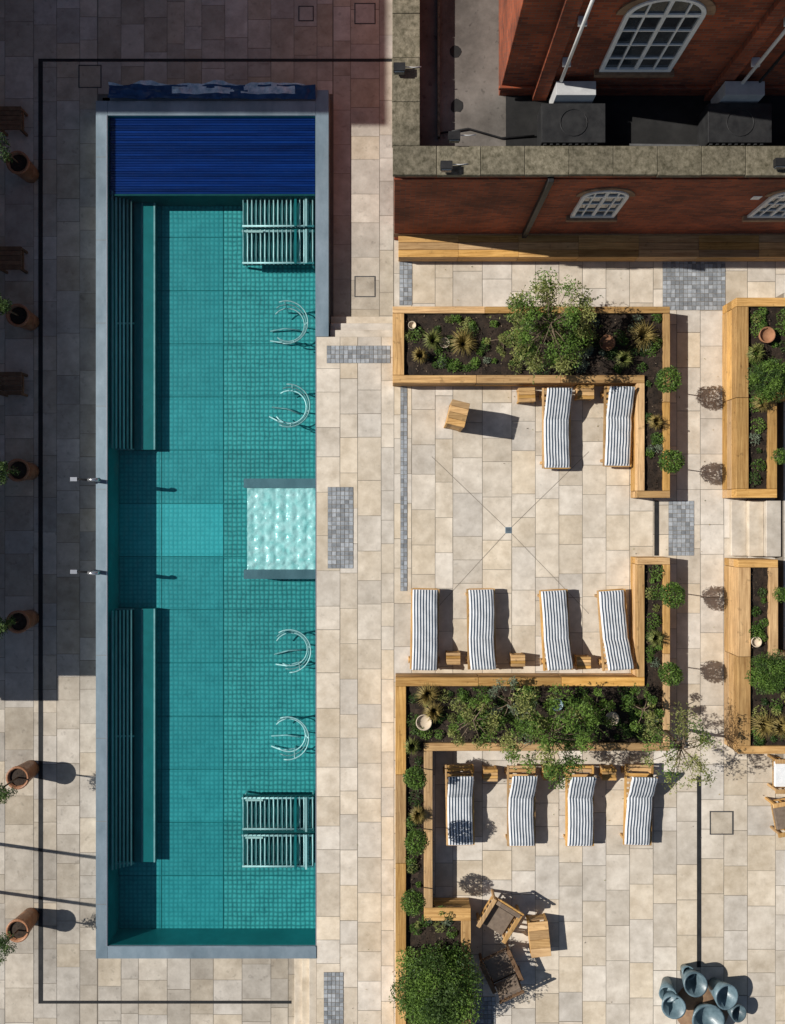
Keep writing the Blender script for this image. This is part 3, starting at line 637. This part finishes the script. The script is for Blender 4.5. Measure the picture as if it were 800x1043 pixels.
an.quad([(2.4,BY+.45,RZf+.006),(X1,BY+.45,RZf+.006),(X1,8.82,RZf+.006),(2.4,8.82,RZf+.006)],'roofd',.5)  # dark sheet paints the hall wall's shade onto the roof
for i in range(16):
    a=AX0-.04+i*.9; an.box(a+.004,a+.896,BY-.05+random.uniform(-.01,.01),BY+.54,PZ-.12,PZ+random.uniform(-.004,.004),'coping')
for i in range(10):
    a=BY+.54+i*.9; an.box(AX0-.05+random.uniform(-.01,.01),AX0+.52,a+.004,a+.896,PZ-.12,PZ+random.uniform(-.004,.004),'coping')
an.box(AX0-.01,X1,BY-.03,BY-.001,3.95,4.1,'brick'); an.box(AX0-.01,X1,BY-.02,BY-.001,.3,.55,'stone')
an.box(3.2,3.32,BY-.14,BY-.02,.6,4.25,'black'); an.box(7.9,8.1,BY-.02,BY-.003,2.9,3.1,'white')
an.build(.01,parent=root)
arch_window('arched_window',4.65,BY-.002,1.85,3.5,1.02,4,3,.13); arch_window('arched_window',8.78,BY-.002,1.85,3.5,1.02,4,3,.13)
HX=2.25; HY=8.82
hb=MB('hall_block'); hb.box(HX,X1,HY,YN,RZf-.1,9.5,'brick')
hb.box(HX-.05,X1,HY-.06,HY-.001,4.05,4.15,'brick')
hb.box(2.95,3.25,HY-.12,HY-.001,RZf,9.4,'brick'); hb.box(6.6,6.9,HY-.12,HY-.001,RZf,9.4,'brick')
hb.quad([(HX-.2,HY-.2,9.5),(X1,HY-.2,9.5),(X1,12.4,11.6),(HX-.2,12.4,11.6)],'slate'); hb.quad([(HX-.2,12.4,11.6),(X1,12.4,11.6),(X1,YN,9.5),(HX-.2,YN,9.5)],'slate')
hb.face([hb.vert(p) for p in [(HX-.01,HY,9.5),(HX-.01,YN,9.5),(HX-.01,12.4,11.6)]],'brick')
hb.build(.01,parent=root)
arch_window('arched_hall_window',4.82,HY-.002,4.8,7.25,1.42,4,4,.16)
dp=MB('downpipes')
for (x,z0) in [(3.38,4.7),(7.05,4.0)]:
    dp.tube([(x,HY-.18,z0),(x,HY-.18,9.3)],.035,'white',8)
    for z in (5.2,6.6,8): dp.box(x-.08,x+.08,HY-.17,HY-.005,z,z+.05,'white')
dp.tube([(7.4,HY-.15,3.8),(7.4,HY-.15,9.3)],.03,'black',8)
dp.build(parent=root)
for X in (3.6,7.0):
    ac=MB('air_conditioning_unit'); ac.box(X-.55,X+.75,7.55,8.35,RZf+.1,4.35,'black'); ac.box(X-.3,X+.5,8.40,8.68,RZf+.1,4.6,'grey')
    for i in range(9): ac.box(X-.5+i*.13,X-.44+i*.13,7.53,7.549,RZf+.15,4.3,'dgrey')
    ac.lathe((X+.1,7.95,4.35),[(.28,.002),(.28,.02),(.27,.02),(.27,.004)],'black',20)
    for sx in (X-.5,X+.7): ac.box(sx-.04,sx+.04,7.65,8.3,RZf,RZf+.1,'black')
    ac.tube([(X+.3,8.4,4.0),(X+.3,8.36,4.2)],.03,'black'); ac.build(.01,parent=root)
rf=MB('roof_details')
rf.tube([(1.0,8.0,RZf+.05),(1.6,8.1,RZf+.05),(2.3,7.9,RZf+.05),(3.0,7.95,RZf+.05)],.02,'black'); rf.tube([(5,7.75,RZf+.05),(8,7.7,RZf+.05),(11,7.8,RZf+.05)],.035,'dgrey')
rf.box(.95,1.0,7.9,13,RZf+.0,RZf+.12,'coping')
for (x,y,r) in [(1.32,9.75,.12),(1.35,8.6,.14)]:
    pts=[(x+r*random.uniform(.8,1.2)*math.cos(t*math.pi/6),y+r*random.uniform(.8,1.2)*math.sin(t*math.pi/6),RZf+.008) for t in range(12)]; rf.face([rf.vert(p) for p in pts],'roofd',.5)
rf.build(parent=root)
for (px,py) in [(455,168),(463,138),(796,165),(407,68)]:
    fl=MB('floodlight'); x,y,_=P(px,py,4.6); fl.box(x-.12,x+.12,y-.08,y+.08,4.5,4.62,'black'); fl.box(x-.1,x+.1,y-.11,y-.081,4.5,4.6,'glass'); fl.tube([(x,y,4.4),(x,y,4.5)],.02,'black'); fl.tube([(x+.1,y+.05,4.5),(x+.3,y+.08,4.42),(x+.45,y+.1,4.41)],.01,'white'); fl.build(parent=root)
def range_(name,x0,x1,y0,y1,h,nwin):
    r=bpy.data.objects.new(name,None); bpy.context.collection.objects.link(r)
    mb=MB('walls'); mb.box(x0,x1,y0,y1,-.5,h-.1,'brick'); mb.box(x0-.05,x1+.05,y0-.05,y1+.05,h-.1,h,'coping'); mb.box(x0+.3,x1-.3,y0+.3,y1-.3,h,h+.01,'roof')
    st_=3.2
    for f in range(int((h+.4)//st_) or 1):
        for i in range(nwin):
            yy=y0+(y1-y0)*(i+.5)/nwin; z=.4+f*st_
            mb.box(x1,x1+.03,yy-.5,yy+.5,z,z+1.7,'white'); mb.box(x1+.03,x1+.035,yy-.42,yy-.02,z+.08,z+1.62,'glass'); mb.box(x1+.03,x1+.035,yy+.02,yy+.42,z+.08,z+1.62,'glass')
            mb.box(x1,x1+.08,yy-.6,yy+.6,z-.12,z-.002,'stone')
    mb.build(parent=r)
range_('brick_range',-16,-11.6,-3.65,11.2,3.2,6)
range_('brick_house',-22,-12.6,11.85,24,10.8,4)
sh=MB('garden_shed'); sh.box(-13,-11.7,-4.45,-3.72,LOW,2.1,'brick'); sh.box(-13.05,-11.65,-4.5,-3.71,2.1,2.2,'slate'); sh.box(-12.6,-11.9,-4.47,-4.451,LOW,1.5,'woodz'); sh.build()  # unseen block added to cast a shadow on the lower pavement
pg=MB('timber_trellis_post')  # unseen posts added to cast bar shadows at the left edge
for y in (-8.5,-9.75):
    pg.box(-11.3,-11.22,y-.04,y+.04,LOW,2.9,'wood')
pg.build()
# ---------------------------------------------------------------- light, sky, camera
el=math.radians(42); al=math.radians(8)
sv=Vector((-math.cos(el)*math.cos(al),math.cos(el)*math.sin(al),math.sin(el)))
sd=bpy.data.lights.new('sun','SUN'); sd.energy=5.0; sd.angle=math.radians(.5); sd.color=(1.0,.96,.90)
so=bpy.data.objects.new('sun',sd); so.rotation_euler=sv.to_track_quat('Z','Y').to_euler(); bpy.context.collection.objects.link(so)
wd=bpy.data.worlds.new('World'); bpy.context.scene.world=wd; wd.use_nodes=True; nt=wd.node_tree
bg=nt.nodes['Background']; sk=nt.nodes.new('ShaderNodeTexSky'); sk.sky_type='NISHITA'; sk.sun_disc=False; sk.sun_elevation=el; sk.sun_rotation=math.atan2(sv.x,sv.y)
nt.links.new(sk.outputs[0],bg.inputs[0]); bg.inputs[1].default_value=.05
cd=bpy.data.cameras.new('camera'); cd.sensor_fit='VERTICAL'; cd.sensor_height=36; cd.lens=36*H/(1043/S); cd.clip_end=1500
co=bpy.data.objects.new('camera',cd); co.location=(0,0,H); bpy.context.collection.objects.link(co); bpy.context.scene.camera=co
sc=bpy.context.scene; sc.view_settings.view_transform='Standard'; sc.view_settings.look='None'; sc.view_settings.exposure=0
